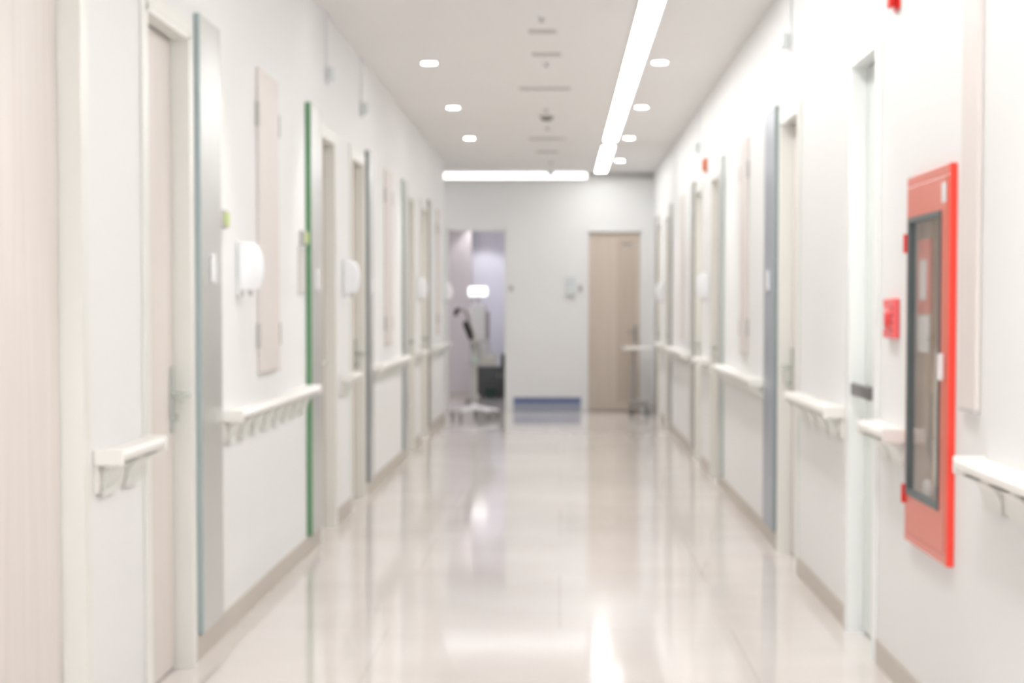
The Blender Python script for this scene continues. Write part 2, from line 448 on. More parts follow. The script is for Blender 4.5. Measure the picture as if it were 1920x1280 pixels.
side_panel(1, 21.34, 21.70, (168, 158, 148), 'tall taupe panel closest to the far wall on the right', GP, plate=False)

# ================================================================= WOOD WALL BOARDS
def wall_board(side, y0, y1, label, z0=0.95, z1=2.20, clips=True):
    X = XL if side < 0 else XR
    out = 1 if side < 0 else -1
    r = empty('wall_board', (X+0.001*out, (y0+y1)/2, z0)); h = (y1-y0)/2
    tag(r, label, 'wall board', 'pale wooden boards mounted on the corridor walls')
    H = z1-z0
    b = MB(); b.box(0, 0.014*out, -h, h, 0, H, 0.002)
    b.build('board', mat('pinkish_board_laminate', (235, 228, 224), 0.45, rgb2=(230, 221, 216), scale=3, stretch=(20, 20, 0.6)), r)
    b = MB(); b.box(0, 0.016*out, -h, h, -0.008, -0.0005); b.build('bottom_edge_strip', M_CARD, r)
    if clips:
        for yy in (-h-0.022, h+0.004):
            for zz in (H-0.24, 0.10):
                b = MB(); b.box(0, 0.018*out, yy, yy+0.018, zz, zz+0.10, 0.003)
                b.build('clip', mat('pale_clip_metal', (202, 200, 196), 0.4, noise=0.02), r)
    return r
wall_board(-1, 7.90, 8.44, 'pale pink wooden board beside the nearest white dispenser on left wall')
wall_board(-1, 13.65, 14.15, 'pale wooden board between the dark grey and pale grey panels on left wall')
wall_board(-1, 19.35, 19.80, 'pale wooden board on the last stretch of the left wall')
wall_board(1, 5.00, 5.20, 'narrow pale pink board right of the red fire cabinet', z1=2.42, clips=False)
wall_board(1, 11.15, 11.55, 'pale wooden board midway along the right wall past the slate-edged panel')
wall_board(1, 16.95, 17.35, 'pale wooden board on the far stretch of the right wall', clips=False)

# ================================================================= HANDRAILS
def handrail(side, y0, y1, label, pitch=0.29):
    X = XL if side < 0 else XR
    out = 1 if side < 0 else -1
    r = empty('handrail', (X+0.001*out, (y0+y1)/2, 0.72)); h = (y1-y0)/2
    tag(r, label, 'handrail', 'white handrails along the corridor walls')
    D = 0.082
    # cap: rounded profile in (x,z), z relative to 0.72, top at 0.835
    prof = [(0.0, 0.088), (D-0.022, 0.080), (D-0.008, 0.083), (D, 0.092), (D, 0.104), (D-0.008, 0.114), (D-0.03, 0.117), (0.0, 0.113)]
    b = MB(); b.prism([(p[0]*out, p[1]) for p in prof], 'y', -h, h)
    b.build('rail_cap', M_RAIL, r, smooth=True)
    b = MB(); b.prism([(0, 0.0), (0.010*out, 0.0), (0.014*out, 0.03), (0.010*out, 0.087), (0, 0.0875)], 'y', -h, h)
    b.build('wall_strip', M_RAIL, r, smooth=True)
    n = max(2, int(round(2*h/pitch)))
    for k in range(n):
        yy = -h + (k+0.5)*2*h/n
        # curved bracket: quarter arch web swept in the x-z plane
        pr = [(0.0145, -0.012)]
        for q in range(9):
            a = q/8*math.pi/2
            pr.append((0.0145+0.062*(1-math.cos(a)), -0.012+0.089*math.sin(a)))
        pr = pr + [(0.0145, 0.077)]
        b = MB(); b.prism([(p[0]*out, p[1]) for p in pr], 'y', yy-0.10, yy+0.10)
        b.build('bracket', M_BRACK, r, smooth=True)
    for e in (-1, 1):
        b = MB(); b.box(0, (D+0.002)*out, e*(h+0.0005), e*(h+0.010), 0.074, 0.119, 0.004)
        b.build('end_cap', M_RAIL, r)
    return r
handrail(-1, 5.10, 5.66, 'short white handrail at left, nearest the camera, ending at the lever-handled door')
handrail(-1, 7.05, 9.36, 'long white handrail under the nearest dispenser, ending at the green-edged panel')
handrail(-1, 10.86, 11.32, 'short white handrail between two doors below the middle left dispenser')
handrail(-1, 12.72, 15.08, 'white handrail between the dark grey and pale grey panels on left wall')
handrail(-1, 16.42, 17.06, 'short white handrail between the two farthest doors on left wall')
handrail(-1, 18.48, 20.60, 'white handrail on the last stretch of left wall before the corner')
handrail(1, 2.60, 4.92, 'white handrail cut by the right edge of the photo')
handrail(1, 6.02, 6.50, 'short white handrail between the red fire cabinet and the white-framed door')
handrail(1, 7.36, 8.66, 'white handrail between the white-framed door and the pale wood door on right wall')
handrail(1, 10.22, 12.70, 'long white handrail past the slate-edged panel on right wall')
handrail(1, 13.94, 14.64, 'short white handrail under the middle dispenser of the right wall')
handrail(1, 15.96, 18.66, 'long white handrail on the far stretch of the right wall')
handrail(1, 19.84, 20.58, 'short white handrail between the last two doors on right wall')

# ================================================================= DISPENSERS
def dispenser(side, y, label, z=1.25, rotated=False):
    X = XL if side < 0 else XR
    out = 1 if side < 0 else -1
    r = empty('hand_dispenser', (X+0.001*out, y, z)); tag(r, label, 'dispenser', 'white hand sanitizer dispensers on the walls')
    b = MB(); b.box(0, 0.012*out, -0.055, 0.055, 0.01, 0.225, 0.005); b.build('back_plate', M_WHITEP, r)
    # bulging body
    b = MB()
    cols = 12; rows = 12; grid = []
    for i in range(rows+1):
        t = i/rows; zz = 0.035 + 0.185*t
        bulge = 0.045 + 0.045*math.sin(math.pi*min(1, 0.12+0.86*t))**0.6
        row = []
        for j in range(cols+1):
            a = math.pi*j/cols
            row.append(b.bm.verts.new(((0.0125 + bulge*max(0.0, math.sin(a))**0.7)*out, -0.058*math.cos(a)*(1-0.12*abs(2*t-1)**3), zz)))
        grid.append(row)
    for i in range(rows):
        for j in range(cols):
            b.bm.faces.new((grid[i][j], grid[i][j+1], grid[i+1][j+1], grid[i+1][j]))
    b.bm.faces.new(grid[0]); b.bm.faces.new(grid[-1])
    b.bm.faces.new([g[0] for g in grid] + [g[-1] for g in reversed(grid)])
    bmesh.ops.recalc_face_normals(b.bm, faces=b.bm.faces)
    b.build('cover', M_WHITEP, r, smooth=True)
    b = MB(); b.cyl((0.045*out, 0, 0.035), (0.045*out, 0, 0.012), 0.011, 0.007); b.build('nozzle', M_GREY, r, smooth=True)
    b = MB(); b.box(0.095*out, 0.100*out, -0.014, 0.014, 0.085, 0.115, 0.002); b.build('level_window', M_WHITEP, r)
    return r
dispenser(-1, 7.45, 'white hand sanitizer dispenser beside the pink board, nearest on left wall')
dispenser(-1, 11.05, 'white hand sanitizer dispenser between the two beige doors in the middle of left wall', z=1.265)
dispenser(-1, 16.72, 'white hand sanitizer dispenser between the two farthest doors on left wall', z=1.255)
dispenser(-1, 20.55, 'white hand sanitizer dispenser at the far corner of left wall', z=1.255)
dispenser(1, 14.08, 'white hand sanitizer dispenser in the middle of the right wall', z=1.245)
dispenser(1, 20.02, 'white hand sanitizer dispenser farthest away on the right wall', z=1.25)

# ================================================================= SMALL WALL ITEMS
def plate(name, side, y0, y1, z0, z1, m, label, cat, d=0.012, group=None, button=None):
    X = XL if side < 0 else XR
    out = 1 if side < 0 else -1
    r = empty(name, (X+0.0008*out, (y0+y1)/2, (z0+z1)/2)); h = (y1-y0)/2; v = (z1-z0)/2
    tag(r, label, cat, group)
    b = MB(); b.box(0, d*out, -h, h, -v, v, 0.002); b.build('backing', M_GREY if button else m, r)
    if button:
        b = MB(); b.box((d+0.0003)*out, (d+0.006)*out, -h*0.7, h*0.7, -v*0.75, v*0.75, 0.0015); b.build('face', button, r)
    return r
GS = 'small lime green switch plates on left wall'
plate('switch_plate', -1, 7.02, 7.13, 1.51, 1.575, M_GREY, 'small lime green plate just right of the nearest grey panel on left wall', 'switch plate', d=0.018, group=GS, button=M_LIME)
plate('switch_plate', -1, 9.20, 9.34, 1.52, 1.585, M_GREY, 'small lime green plate just left of the green-edged panel', 'switch plate', d=0.024, group=GS, button=M_LIME)
plate('notice_card', -1, 9.14, 9.36, 1.28, 1.505, M_CARD, 'pale grey card under the lime plate by the green-edged panel', 'card', d=0.006)

def indicator(side, y, label, zc=2.455):
    X = XL if side < 0 else XR
    out = 1 if side < 0 else -1
    r = empty('room_indicator_light', (X+0.001*out, y, zc-0.05)); tag(r, label, 'indicator light', 'pale room indicator lights high on the walls')
    b = MB(); b.box(0, 0.012*out, -0.05, 0.05, 0, 0.10, 0.004); b.build('base_plate', M_WHITEP, r)
    b = MB(); b.box(0.0125*out, 0.050*out, -0.04, 0.04, 0.012, 0.088, 0.012, 3); b.build('lens', M_PBLUE, r, smooth=True)
    b = MB(); b.box(0, 0.012*out, -0.01, 0.01, 0.1005, CEIL-zc+0.05-0.001, 0.002); b.build('conduit', M_WHITEP, r)
indicator(-1, 10.25, 'pale blue indicator light high on left wall above the green-edged panel')
indicator(-1, 12.05, 'pale blue indicator light high on left wall before the dark grey edged panel')
indicator(1, 9.15, 'pale indicator light high on right wall above the pale wood door', zc=2.47)
indicator(1, 15.05, 'pale indicator light high on right wall beyond the orange alarm lamp')

# red alarm push button
r = empty('fire_alarm_button', (XR-0.001, 6.295, 1.118)); tag(r, 'pinkish red alarm button box between the white-framed door and fire cabinet', 'alarm button')
b = MB(); b.box(0, -0.020, -0.10, 0.10, 0, 0.128, 0.004); b.build('housing', M_REDP, r)
b = MB(); b.cyl((-0.0205, 0, 0.064), (-0.030, 0, 0.064), 0.032, 0.028, 24); b.build('push_disc', mat('button_pink_red', (240, 70, 74), 0.4, noise=0.02), r, smooth=True)
b = MB(); b.box(-0.0203, -0.0225, 0.045, 0.085, 0.03, 0.098, 0.0005); b.build('instruction_strip', M_WHITEP, r)
b = MB()
for k in range(4): b.box(-0.0203, -0.024, -0.09, -0.07, 0.022+0.024*k, 0.032+0.024*k, 0.001)
b.build('grille', mat('grille_dull_red', (196, 84, 84), 0.5, noise=0.02), r)

def alarm_lamp(y, z, m, label):
    r = empty('alarm_lamp', (XR-0.001, y, z)); tag(r, label, 'alarm lamp', 'red alarm lamps high on the right wall')
    b = MB(); b.box(0, -0.012, -0.045, 0.045, -0.060, 0.055, 0.005); b.build('base_plate', m, r)
    b = MB(); b.box(-0.0125, -0.034, -0.036, 0.036, -0.050, 0.044, 0.009, 3)
    b.build('lens', m, r, smooth=True)
alarm_lamp(6.27, 2.232, M_REDB, 'bright red alarm lamp at the top edge of the photo above the alarm button')
alarm_lamp(14.37, 2.275, M_ORANGE, 'small orange-red alarm lamp farther along the right wall')

# ================================================================= FIRE CABINET
cy, cz = (CAB[0]+CAB[1])/2, CAB[2]
r = empty('fire_hose_cabinet', (XR, cy, cz)); tag(r, 'tall red fire hose cabinet with a glass window on the right wall', 'fire cabinet')
W2 = (CAB[1]-CAB[0])/2; HH = CAB[3]-CAB[2]
iw = W2-0.04
# back box inside the wall pocket
b = MB()
b.box(0.002, 0.092, -iw+0.002, iw-0.002, 0.042, 0.050); b.box(0.002, 0.092, -iw+0.002, iw-0.002, HH-0.050, HH-0.042)
b.box(0.002, 0.092, -iw+0.002, -iw+0.010, 0.050, HH-0.050); b.box(0.002, 0.092, iw-0.010, iw-0.002, 0.050, HH-0.050)
b.box(0.084, 0.092, -iw+0.010, iw-0.010, 0.050, HH-0.050)
b.build('back_box', M_BACKBOX, r)
# frame ring (flange)
b = MB(); f = 0.030
b.box(-0.001, -0.020, -W2, W2, 0, f, 0.002); b.box(-0.001, -0.020, -W2, W2, HH-f, HH, 0.002)
b.box(-0.001, -0.020, -W2, -W2+f, f, HH-f, 0.002); b.box(-0.001, -0.020, W2-f, W2, f, HH-f, 0.002)
b.build('frame', M_RED, r)
b = MB(); b.box(0.0, -0.021, -W2-0.004, -W2-0.0005, 0, HH, 0.001); b.build('lit_edge_strip', mat('lit_edge_red', (255, 70, 52), 0.4, noise=0.02), r)  # added strip: light on the camera-facing edge painted as a brighter red
# door with window opening. local y negative = nearer to the camera
d0, d1 = -W2+f+0.002, W2-f-0.002
wz0, wz1 = 0.145, HH-0.125
wy0, wy1 = -W2+0.105, W2-0.045
b = MB()
b.box(-0.003, -0.022, d0, d1, f+0.002, wz0, 0.001); b.box(-0.003, -0.022, d0, d1, wz1, HH-f-0.002, 0.001)
b.box(-0.003, -0.022, d0, wy0, wz0, wz1, 0.001); b.box(-0.003, -0.022, wy1, d1, wz0, wz1, 0.001)
dr = b.build('door', M_RED, r)
b = MB(); g = 0.016
def ring(b, xa, xb, y0, y1, z0, z1, g):
    b.box(xa, xb, y0, y1, z0, z0+g, 0.001); b.box(xa, xb, y0, y1, z1-g, z1, 0.001)
    b.box(xa, xb, y0, y0+g, z0+g, z1-g, 0.001); b.box(xa, xb, y1-g, y1, z0+g, z1-g, 0.001)
ring(b, -0.002, -0.027, wy0, wy1, wz0, wz1, g)
b.build('gasket', M_GASKET, dr)
b = MB(); b.box(-0.013, -0.017, wy0+g, wy1-g, wz0+g, wz1-g); b.build('window_glass', M_GLASS, dr)
b = MB(); b.box(-0.0223, -0.038, d0+0.012, d0+0.030, 0.515, 0.59, 0.004)
b.build('handle', M_WHITEP, dr)
b = MB(); b.box(-0.0223, -0.0245, d0+0.006, d0+0.062, HH-0.105, HH-0.050, 0.001); b.build('inspection_label', M_WHITEP, dr)
for zz in (0.115, 0.885):
    b = MB(); b.cyl((-0.024, W2-0.012, zz), (-0.024, W2-0.012, zz+0.058), 0.009, n=14); b.build('hinge', M_REDB, r, smooth=True)
# contents
b = MB(); b.box(-0.009, -0.002, 0.01, 0.20, 0.70, 0.92, 0.002); pl_ = b.build('red_placard', mat('placard_red', (222, 110, 96), 0.4, noise=0.02), r)
b = MB(); b.box(-0.0115, -0.0093, 0.06, 0.16, 0.74, 0.86, 0.0005); b.build('placard_text_block', M_WHITEP, pl_)
b = MB(); b.box(-0.009, -0.005, 0.02, 0.19, 0.585, 0.695, 0.001); b.build('instruction_sheet', M_WHITEP, r)
b = MB()
for k in range(7):
    yy = -0.17+0.035*k
    b.tube([(0.025, yy, 0.60), (0.025, yy, 0.25), (0.025, yy+0.006, 0.20), (0.025, yy+0.014, 0.185), (0.025, yy+0.022, 0.20), (0.025, yy+0.026, 0.25), (0.025, yy+0.026, 0.58)], 0.0085, 8)
b.build('folded_hose', M_HOSE, r, smooth=True)
b = MB(); b.box(0.03, 0.06, -0.19, 0.10, 0.605, 0.625, 0.003); b.box(0.06, 0.083, -0.05, -0.03, 0.605, 0.625); b.build('hose_rack', M_MGREY, r)
b = MB(); b.lathe([(0.012, 0.0), (0.016, 0.03), (0.026, 0.06), (0.026, 0.10), (0.02, 0.14), (0.018, 0.24)], (0.05, 0.20, 0.22)); b.build('nozzle', M_MGREY, r, smooth=True)
b = MB(); b.cyl((0.083, 0.10, 0.17), (0.012, 0.10, 0.17), 0.016); b.cyl((0.012, 0.10, 0.17), (0.0, 0.10, 0.17), 0.036, 0.036, 20); b.build('valve_wheel', M_WHITEP, r, smooth=True)

# ================================================================= CEILING LIGHTS
def strip(y0, y1, label, x0=0.405, x1=0.530):
    r = empty('linear_ceiling_light', ((x0+x1)/2, (y0+y1)/2, CEIL)); tag(r, label, 'ceiling light', 'linear strip lights on the corridor ceiling')
    h = (y1-y0)/2; q = (x1-x0)/2
    b = MB(); b.box(-q+0.004, q-0.004, -h+0.004, h-0.004, -0.0155, -0.0142)
    b.build('diffuser', M_STRIP, r)
    b = MB(); b.box(-q-0.006, -q-0.0005, -h-0.006, h+0.006, -0.008, -0.0005); b.box(q+0.0005, q+0.006, -h-0.006, h+0.006, -0.014, -0.0005)
    b.box(-q, q, -h-0.006, -h-0.0005, -0.014, -0.0005); b.box(-q, q, h+0.0005, h+0.006, -0.014, -0.0005)
    b.box(-q, q, -h, h, -0.0140, -0.0005)
    b.build('housing', M_FRAME, r)
strip(-4.6, 18.0, 'long bright strip light running down the right half of the ceiling')
strip(18.62, 22.2, 'shorter bright strip light at the far end of the ceiling')

def downlight(x, y, label=None):
    r = empty('round_downlight', (x, y, CEIL)); tag(r, label, 'downlight', 'small round ceiling downlights')
    b = MB()
    n = 28
    ro, ri = 0.062, 0.047
    b.lathe([(ro, -0.0005), (ro, -0.004), (ro-0.006, -0.007), (ri, -0.006), (ri, -0.0005)], (0, 0, 0), n)
    b.build('trim_ring', M_WHITEP, r, smooth=True)
    b = MB(); b.cyl((0, 0, -0.0065), (0, 0, -0.009), 0.046, 0.044, n); b.build('lens', M_DOWN, r)
    ld = bpy.data.lights.new('downlight_lamp', 'SPOT'); ld.energy = DOWN_W; ld.spot_size = math.radians(76); ld.spot_blend = 1.0
    ld.shadow_soft_size = 0.04; ld.color = (1.0, 0.99, 0.985)
    lo = bpy.data.objects.new('downlight_lamp', ld); COL.objects.link(lo); lo.location = (0, 0, -0.055); lo.parent = r
LN = {12.34: 'nearest of the three round downlights in the left row', 15.09: 'middle round downlight of the left row',
      17.82: 'farthest round downlight of the left row'}
RN = {12.34: 'nearest round downlight of the right row beside the strip light', 15.09: 'second round downlight of the right row',
      17.82: 'third round downlight of the right row, beside the gap in the strip', 20.57: 'farthest round downlight of the right row'}
for y in (1.35, 4.1, 6.85, 9.45): 
    downlight(-0.838, y, 'round downlight of the left row before the photo begins, %s' % {1.35: 'above the camera', 4.1: 'at the first door', 6.85: 'at the nearest grey panel', 9.45: 'at the green-edged panel'}[y])
    downlight(0.634, y, 'round downlight of the right row before the photo begins, %s' % {1.35: 'above the camera', 4.1: 'before the fire cabinet', 6.85: 'at the white-framed door', 9.45: 'at the slate-edged panel'}[y])
for y, l in LN.items(): downlight(-0.838, y, l)
for y, l in RN.items(): downlight(0.634, y, l)

# cove light along the top of the far wall
r = empty('cove_light', (-0.14, YF, 2.708)); tag(r, 'bright horizontal cove light along the top of the far wall', 'cove light')
b = MB(); b.box(-1.24, 1.228, -0.003, -0.060, -0.012, -0.001, 0.002); b.box(-1.24, 1.228, -0.003, -0.010, 0, 0.07); b.build('housing', M_FRAME, r)
b = MB(); b.box(-1.24, 0.45, -0.0105, -0.050, 0.0, 0.060, 0.003); b.build('lit_diffuser', M_COVE, r)
b = MB(); b.box(0.452, 1.228, -0.0105, -0.050, 0.0, 0.062, 0.003); b.build('unlit_diffuser', M_COVED, r)

# ceiling fittings on the centre line
def slot_vent(x, y, wd, label, dp=0.10):
    r = empty('ceiling_slot_vent', (x, y, CEIL)); tag(r, label, 'air vent', 'slim air vents on the ceiling centre line')
    b = MB(); q = wd/2
    b.box(-q, q, -dp/2, -dp/2+0.014, -0.010, -0.0005, 0.002); b.box(-q, q, dp/2-0.014, dp/2, -0.010, -0.0005, 0.002)
    b.box(-q, -q+0.014, -dp/2+0.0145, dp/2-0.0145, -0.010, -0.0005, 0.002); b.box(q-0.014, q, -dp/2+0.0145, dp/2-0.0145, -0.010, -0.0005, 0.002)
    b.build('frame', M_CARD, r)
    b = MB(); b.box(-q+0.015, q-0.015, -dp/2+0.015, dp/2-0.015, -0.003, -0.0005); b.build('slot', M_VENT, r)
    for k in (-1, 1):
        b = MB(); b.box(-q+0.016, q-0.016, k*dp/6-0.004, k*dp/6+0.004, -0.009, -0.0035); b.build('blade', M_CARD, r)
slot_vent(-0.10, 10.95, 0.16, 'slim ceiling vent nearest the camera')
slot_vent(-0.085, 11.95, 0.18, 'second slim ceiling vent from the camera')
slot_vent(-0.11, 13.80, 0.37, 'widest slim ceiling vent before the dark detector')
slot_vent(-0.12, 17.9, 0.34, 'slim ceiling vent beyond the dark detector', dp=0.14)
slot_vent(-0.13, 19.4, 0.22, 'slim ceiling vent farthest from the camera', dp=0.14)
r = empty('smoke_detector', (-0.11, 15.82, CEIL)); tag(r, 'dark round smoke detector in the middle of the ceiling', 'smoke detector')
b = MB(); b.lathe([(0.062, -0.0005), (0.062, -0.008), (0.056, -0.014)], (0, 0, 0)); b.build('base', M_GREY, r, smooth=True)
b = MB(); b.lathe([(0.050, -0.0145), (0.048, -0.026), (0.036, -0.036), (0.012, -0.040)], (0, 0, 0)); b.build('dome', M_SENSOR, r, smooth=True)
def sprinkler(x, y, label):
    r = empty('ceiling_sprinkler', (x, y, CEIL)); tag(r, label, 'sprinkler', 'small sprinklers on the ceiling centre line')
    b = MB(); b.lathe([(0.030, -0.0005), (0.028, -0.006), (0.014, -0.010)], (0, 0, 0), 20); b.build('rosette', M_WHITEP, r, smooth=True)
    b = MB(); b.lathe([(0.008, -0.0105), (0.006, -0.022), (0.018, -0.026), (0.018, -0.028)], (0, 0, 0), 16); b.build('head', M_MGREY, r, smooth=True)
sprinkler(-0.10, 10.42, 'small ceiling sprinkler nearest the camera')
sprinkler(-0.09, 12.35, 'small ceiling sprinkler between the second and the widest vent')
sprinkler(-0.11, 15.25, 'small ceiling sprinkler just before the dark smoke detector')
sprinkler(-0.11, 16.75, 'small ceiling sprinkler just beyond the dark smoke detector')
sprinkler(-0.10, 20.7, 'small ceiling sprinkler farthest from the camera')
r = empty('ceiling_camera', (-0.11, 22.2, CEIL)); tag(r, 'small white dome fitting on the ceiling above the far cove light', 'security camera')
b = MB(); b.lathe([(0.05, -0.0005), (0.048, -0.02)], (0, 0, 0)); b.build('base', M_WHITEP, r, smooth=True)
b = MB(); b.ball((0, 0, -0.030), 0.040, (1, 1, 0.9)); b.build('dome', M_WHITEP, r, smooth=True)

# ================================================================= FAR WALL ITEMS
def far_item(name, x0, x1, z0, z1, m, label, cat, d=0.012):
    r = empty(name, ((x0+x1)/2, YF-0.001, z0)); tag(r, label, cat); q = (x1-x0)/2
    b = MB(); b.box(-q, q, 0, -d, 0, z1-z0, 0.002); b.build('body', m, r)
    return r
r = far_item('wall_phone', 0.075, 0.185, 1.34, 1.58, M_PBLUE, 'pale blue-white wall unit left of the far beige door', 'wall unit', 0.03)
b = MB(); b.box(-0.035, 0.035, -0.0305, -0.034, 0.10, 0.20, 0.002); b.build('screen', mat('pale_teal_screen', (214, 222, 224), 0.3, noise=0.02), r)
b = MB(); b.box(-0.05, 0.05, -0.0305, -0.045, 0.0, 0.03, 0.003); b.build('tray', M_GREY, r)
r = far_item('light_switch', -0.60+0.0, -0.545, 1.40, 1.47, M_CARD, 'small grey switch by the opening in the far wall', 'switch', 0.010)
b = MB(); b.box(-0.010, 0.010, -0.0105, -0.014, 0.02, 0.05, 0.001); b.build('rocker', M_MGREY, r)
r = far_item('card_reader', 0.210, 0.262, 1.39, 1.48, M_CARD, 'small grey reader right beside the far door frame', 'card reader', 0.014)
b = MB(); b.box(-0.016, 0.016, -0.0145, -0.016, 0.02, 0.06, 0.001); b.build('sensor_window', M_MGREY, r)

# ================================================================= ROLLING EQUIPMENT
def caster(parent, x, y, rad=0.035, m=M_CASTER, base=0.0):
    b = MB(); b.cyl((x-0.012, y, rad+base), (x+0.012, y, rad+base), rad, n=18); c = b.build('caster', m, parent, smooth=True)
    b = MB(); b.box(x-0.018, x-0.0135, y-0.012, y+0.012, rad, rad*2+0.012); b.box(x+0.0135, x+0.018, y-0.012, y+0.012, rad, rad*2+0.012)
    b.box(x-0.018, x+0.018, y-0.012, y+0.012, rad*2+0.012, rad*2+0.018); b.build('fork', M_GREY, c)

# medical stand in front of the opening
SX, SY = -0.93, 20.98
r = empty('medical_stand', (SX, SY, 0)); tag(r, 'white wheeled medical stand with black cuff in front of the far opening', 'medical stand')
b = MB()
b.lathe([(0.03, 0.085), (0.055, 0.09), (0.05, 0.13), (0.026, 0.16)], (0, 0, 0))
b.build('hub', M_WHITEP, r, smooth=True)
for k in range(5):
    a = 2*math.pi*k/5 + 0.35
    ex, ey = 0.26*math.cos(a), 0.26*math.sin(a)
    b = MB(); b.tube([(0.045*math.cos(a), 0.045*math.sin(a), 0.115), (0.6*ex, 0.6*ey, 0.100), (ex, ey, 0.087)], [0.022, 0.018, 0.014])
    b.build('base_leg', M_WHITEP, r, smooth=True)
    caster(r, ex, ey, 0.034)
b = MB(); b.cyl((0, 0, 0.155), (0, 0, 0.90), 0.024); b.build('lower_pole', M_GREY, r, smooth=True)
b = MB(); b.cyl((0, 0, 0.62), (0, 0, 0.68), 0.036); b.build('clamp_collar', mat('mint_plastic', (200, 216, 206), 0.4, noise=0.02), r, smooth=True)
b = MB(); b.tube([(0.0, 0, 0.86), (-0.03, 0, 0.93), (-0.06, -0.01, 1.02), (-0.075, -0.01, 1.10), (-0.10, -0.01, 1.17), (-0.16, -0.01, 1.19), (-0.205, -0.01, 1.16)], [0.022, 0.024, 0.024, 0.018, 0.015, 0.015, 0.016])
b.build('curved_arm', M_MGREY, r, smooth=True)
b = MB(); b.tube([(-0.045, -0.035, 0.86), (-0.06, -0.045, 0.94), (-0.095, -0.045, 1.02), (-0.11, -0.04, 1.06)], [0.022, 0.036, 0.036, 0.022])
b.build('black_cuff', M_BLACK, r, smooth=True)
b = MB(); b.tube([(-0.17, -0.02, 1.195), (-0.20, -0.03, 1.175), (-0.215, -0.03, 1.12)], [0.02, 0.028, 0.02]); b.build('black_grip', M_BLACK, r, smooth=True)
b = MB(); b.tube([(-0.04, -0.03, 0.84), (-0.045, -0.03, 0.78), (-0.02, -0.03, 0.74), (0.0, -0.03, 0.80), (0.035, -0.03, 0.84), (0.05, -0.03, 0.74), (0.065, -0.03, 0.66)], 0.009)
b.build('cable', mat('olive_grey_cable', (110, 116, 96), 0.5, noise=0.04), r, smooth=True)
# wire basket
b = MB()
for zz, k in ((0.70, 1.0), (0.64, 0.92), (0.58, 0.84)):
    q, v = 0.10*k, 0.075*k
    b.tube([(0.15-q, -v, zz), (0.15+q, -v, zz), (0.15+q, v, zz), (0.15-q, v, zz), (0.15-q, -v+0.001, zz)], 0.004, 6)
for k in range(7):
    t = -1+2*k/6
    for sg in (-1, 1):
        b.tube([(0.15+t*0.10, sg*0.075, 0.70), (0.15+t*0.084, sg*0.063, 0.58)], 0.003, 6)
    b.tube([(0.15+t*0.084, -0.063, 0.58), (0.15+t*0.084, 0.063, 0.58)], 0.003, 6)
b.tube([(0.0, 0, 0.70), (0.052, 0, 0.70)], 0.008)
b.build('wire_basket', M_GREY, r, smooth=True)
b = MB(); b.box(0.075, 0.225, -0.05, 0.05, 0.59, 0.68, 0.01); b.build('basket_pouch', M_GREY, r)

# overbed table / trolley by the right wall
r = empty('overbed_table', (0.885, 21.95, 0)); tag(r, 'white-topped wheeled overbed table at far right in front of the beige door', 'overbed table')
b = MB(); b.box(-0.155, 0.155, -0.30, 0.30, 0.735, 0.765, 0.010, 3); b.build('table_top', M_RAIL, r)
b = MB(); b.box(-0.165, -0.156, -0.30, 0.30, 0.725, 0.772, 0.004); b.build('top_edge_lip', M_RAIL, r)
b = MB(); b.box(-0.065, -0.025, -0.035, 0.035, 0.16, 0.734, 0.006); b.build('column', M_MGREY, r)
b = MB(); b.box(-0.10, 0.12, -0.045, 0.045, 0.125, 0.159, 0.008); b.build('foot_beam', M_GREY, r)
for sy in (-1, 1):
    b = MB(); b.box(-0.09, 0.13, sy*0.18-0.018, sy*0.18+0.018, 0.086, 0.112, 0.006)
    b.box(-0.02, 0.02, sy*0.03, sy*0.17, 0.100, 0.124, 0.004)
    b.build('foot_rail', M_MGREY, r)
    caster(r, -0.07, sy*0.18, 0.033, M_CASTER); caster(r, 0.11, sy*0.18, 0.033, M_NAVY)

# room beyond: dark low cabinet
r = empty('low_cabinet', (-0.80, 26.02, 0)); tag(r, 'charcoal low cabinet against the back of the room beyond the opening', 'cabinet')
b = MB(); b.box(-0.32, 0.32, -0.24, 0.24, 0.03, 0.41, 0.004); b.build('body', M_CAB, r)
b = MB(); b.box(-0.30, 0.30, -0.22, 0.22, 0, 0.03); b.build('plinth', M_CASTER, r)
for sx in (-1, 1):
    b = MB(); b.box(sx*0.008, sx*0.312, -0.2405, -0.256, 0.045, 0.395, 0.003); dd = b.build('cabinet_door', M_CAB, r)
    b = MB(); b.box(sx*0.025, sx*0.04, -0.2563, -0.27, 0.26, 0.34, 0.003); b.build('pull_handle', M_MGREY, dd)
r = empty('equipment_case', (-0.68, 25.95, 0.4105)); tag(r, 'dark olive case standing on the right of the charcoal cabinet', 'case')
b = MB(); b.box(-0.11, 0.11, -0.10, 0.10, 0, 0.17, 0.012); b.build('body', M_OLIVE, r)
b = MB(); b.tube([(-0.05, 0, 0.1705), (-0.05, 0, 0.195), (0.05, 0, 0.195), (0.05, 0, 0.1705)], 0.006, 8); b.build('handle', M_BLACK, r)
r = empty('waste_bin', (-0.925, 25.60, 0)); tag(r, 'small dark green bin on the floor before the charcoal cabinet', 'bin')
b = MB(); b.prism([(-0.06, 0.0), (0.06, 0.0), (0.075, 0.12), (-0.075, 0.12)], 'y', -0.06, 0.06); b.build('body', M_GREEN, r)
b = MB(); b.box(-0.08, 0.08, -0.066, 0.066, 0.1205, 0.135, 0.004); b.build('lid', M_GREEN, r)

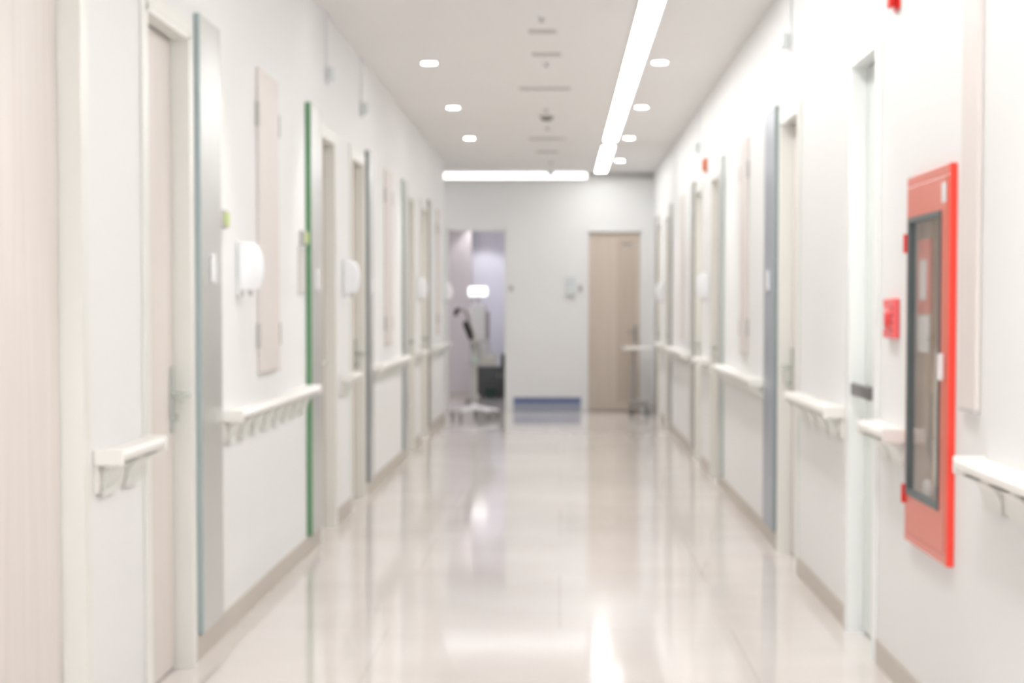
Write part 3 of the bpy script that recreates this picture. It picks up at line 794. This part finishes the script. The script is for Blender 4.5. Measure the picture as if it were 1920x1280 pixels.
# examination lamp / lit unit
EX, EY = -1.03, 24.6
r = empty('examination_lamp', (EX, EY, 0)); tag(r, 'lit white examination lamp on a light grey housing in the room beyond', 'examination lamp')
b = MB(); b.box(-0.13, 0.13, -0.12, 0.12, 0.47, 0.78, 0.012); b.build('lower_housing', M_MGREY if False else mat('lamp_housing_grey', (184, 182, 178), 0.4, noise=0.02), r)
b = MB(); b.box(-0.115, 0.085, -0.10, 0.10, 0.781, 1.24, 0.015); b.build('upper_housing', M_GREY, r)
b = MB(); b.box(0.087, 0.125, -0.06, 0.06, 0.80, 1.16, 0.01); b.build('side_pocket', mat('mauve_grey_plastic', (162, 150, 146), 0.5, noise=0.03), r)
b = MB(); b.cyl((-0.02, 0, 1.2405), (-0.02, 0, 1.335), 0.028, 0.02); b.build('neck', M_GREY, r, smooth=True)
b = MB(); b.box(-0.145, 0.105, -0.05, 0.05, 1.335, 1.356, 0.006); lh = b.build('lamp_tray', M_GREY, r)
b = MB(); b.box(-0.14, 0.10, -0.045, 0.045, 1.3565, 1.475, 0.012); b.build('lamp_head', M_LAMP, r)
for sx in (-1, 1):
    for sy in (-1, 1): caster(r, -0.09+sx*0.07, sy*0.08, 0.022)
b = MB(); b.box(-0.18, 0.0, -0.10, 0.10, 0.063, 0.085, 0.006); b.build('foot_plate', M_GREY, r)
b = MB(); b.cyl((-0.09, 0, 0.0855), (-0.09, 0, 0.4695), 0.022); b.build('support_pole', M_GREY, r, smooth=True)

# downlight in the room beyond that throws the arch of light on its back wall
r = empty('round_downlight', (-1.02, 25.75, 2.6)); tag(r, 'round downlight close to the back wall of the room beyond', 'downlight', 'small round ceiling downlights')
b = MB(); b.lathe([(0.062, -0.0005), (0.062, -0.004), (0.047, -0.006), (0.047, -0.0005)], (0, 0, 0)); b.build('trim_ring', M_WHITEP, r)
b = MB(); b.cyl((0, 0, -0.0065), (0, 0, -0.009), 0.046, 0.044, 28); b.build('lens', M_DOWN, r)
ld = bpy.data.lights.new('room_spot', 'SPOT'); ld.energy = 22; ld.spot_size = math.radians(92); ld.spot_blend = 0.35
ld.shadow_soft_size = 0.04; ld.color = (0.96, 0.96, 1.0)
lo = bpy.data.objects.new('room_spot', ld); COL.objects.link(lo); lo.location = (0, 0, -0.02); lo.parent = r

# unseen panels added to brighten the far end: side passage and the room beyond
def fill_panel_light(x, y, z, sx, sy, watts, label):
    r = empty('added_fill_panel', (x, y, z)); tag(r, label, 'ceiling light')
    b = MB(); b.box(-sx/2, sx/2, -sy/2, sy/2, -0.012, -0.001, 0.002); b.build('housing', M_FRAME, r)
    b = MB(); b.box(-sx/2+0.02, sx/2-0.02, -sy/2+0.02, sy/2-0.02, -0.0135, -0.0121); b.build('diffuser', mat('fill_diffuser_%d' % int(watts), (250, 251, 255), 0.5, emit=watts), r)
fill_panel_light(-2.2, 21.6, CEIL, 1.2, 0.6, 2.2, 'unseen fill light panel added round the corner in the side passage')
fill_panel_light(-1.6, 23.6, 2.6, 1.2, 0.6, 6.0, 'unseen fill light panel added in the room beyond the opening')
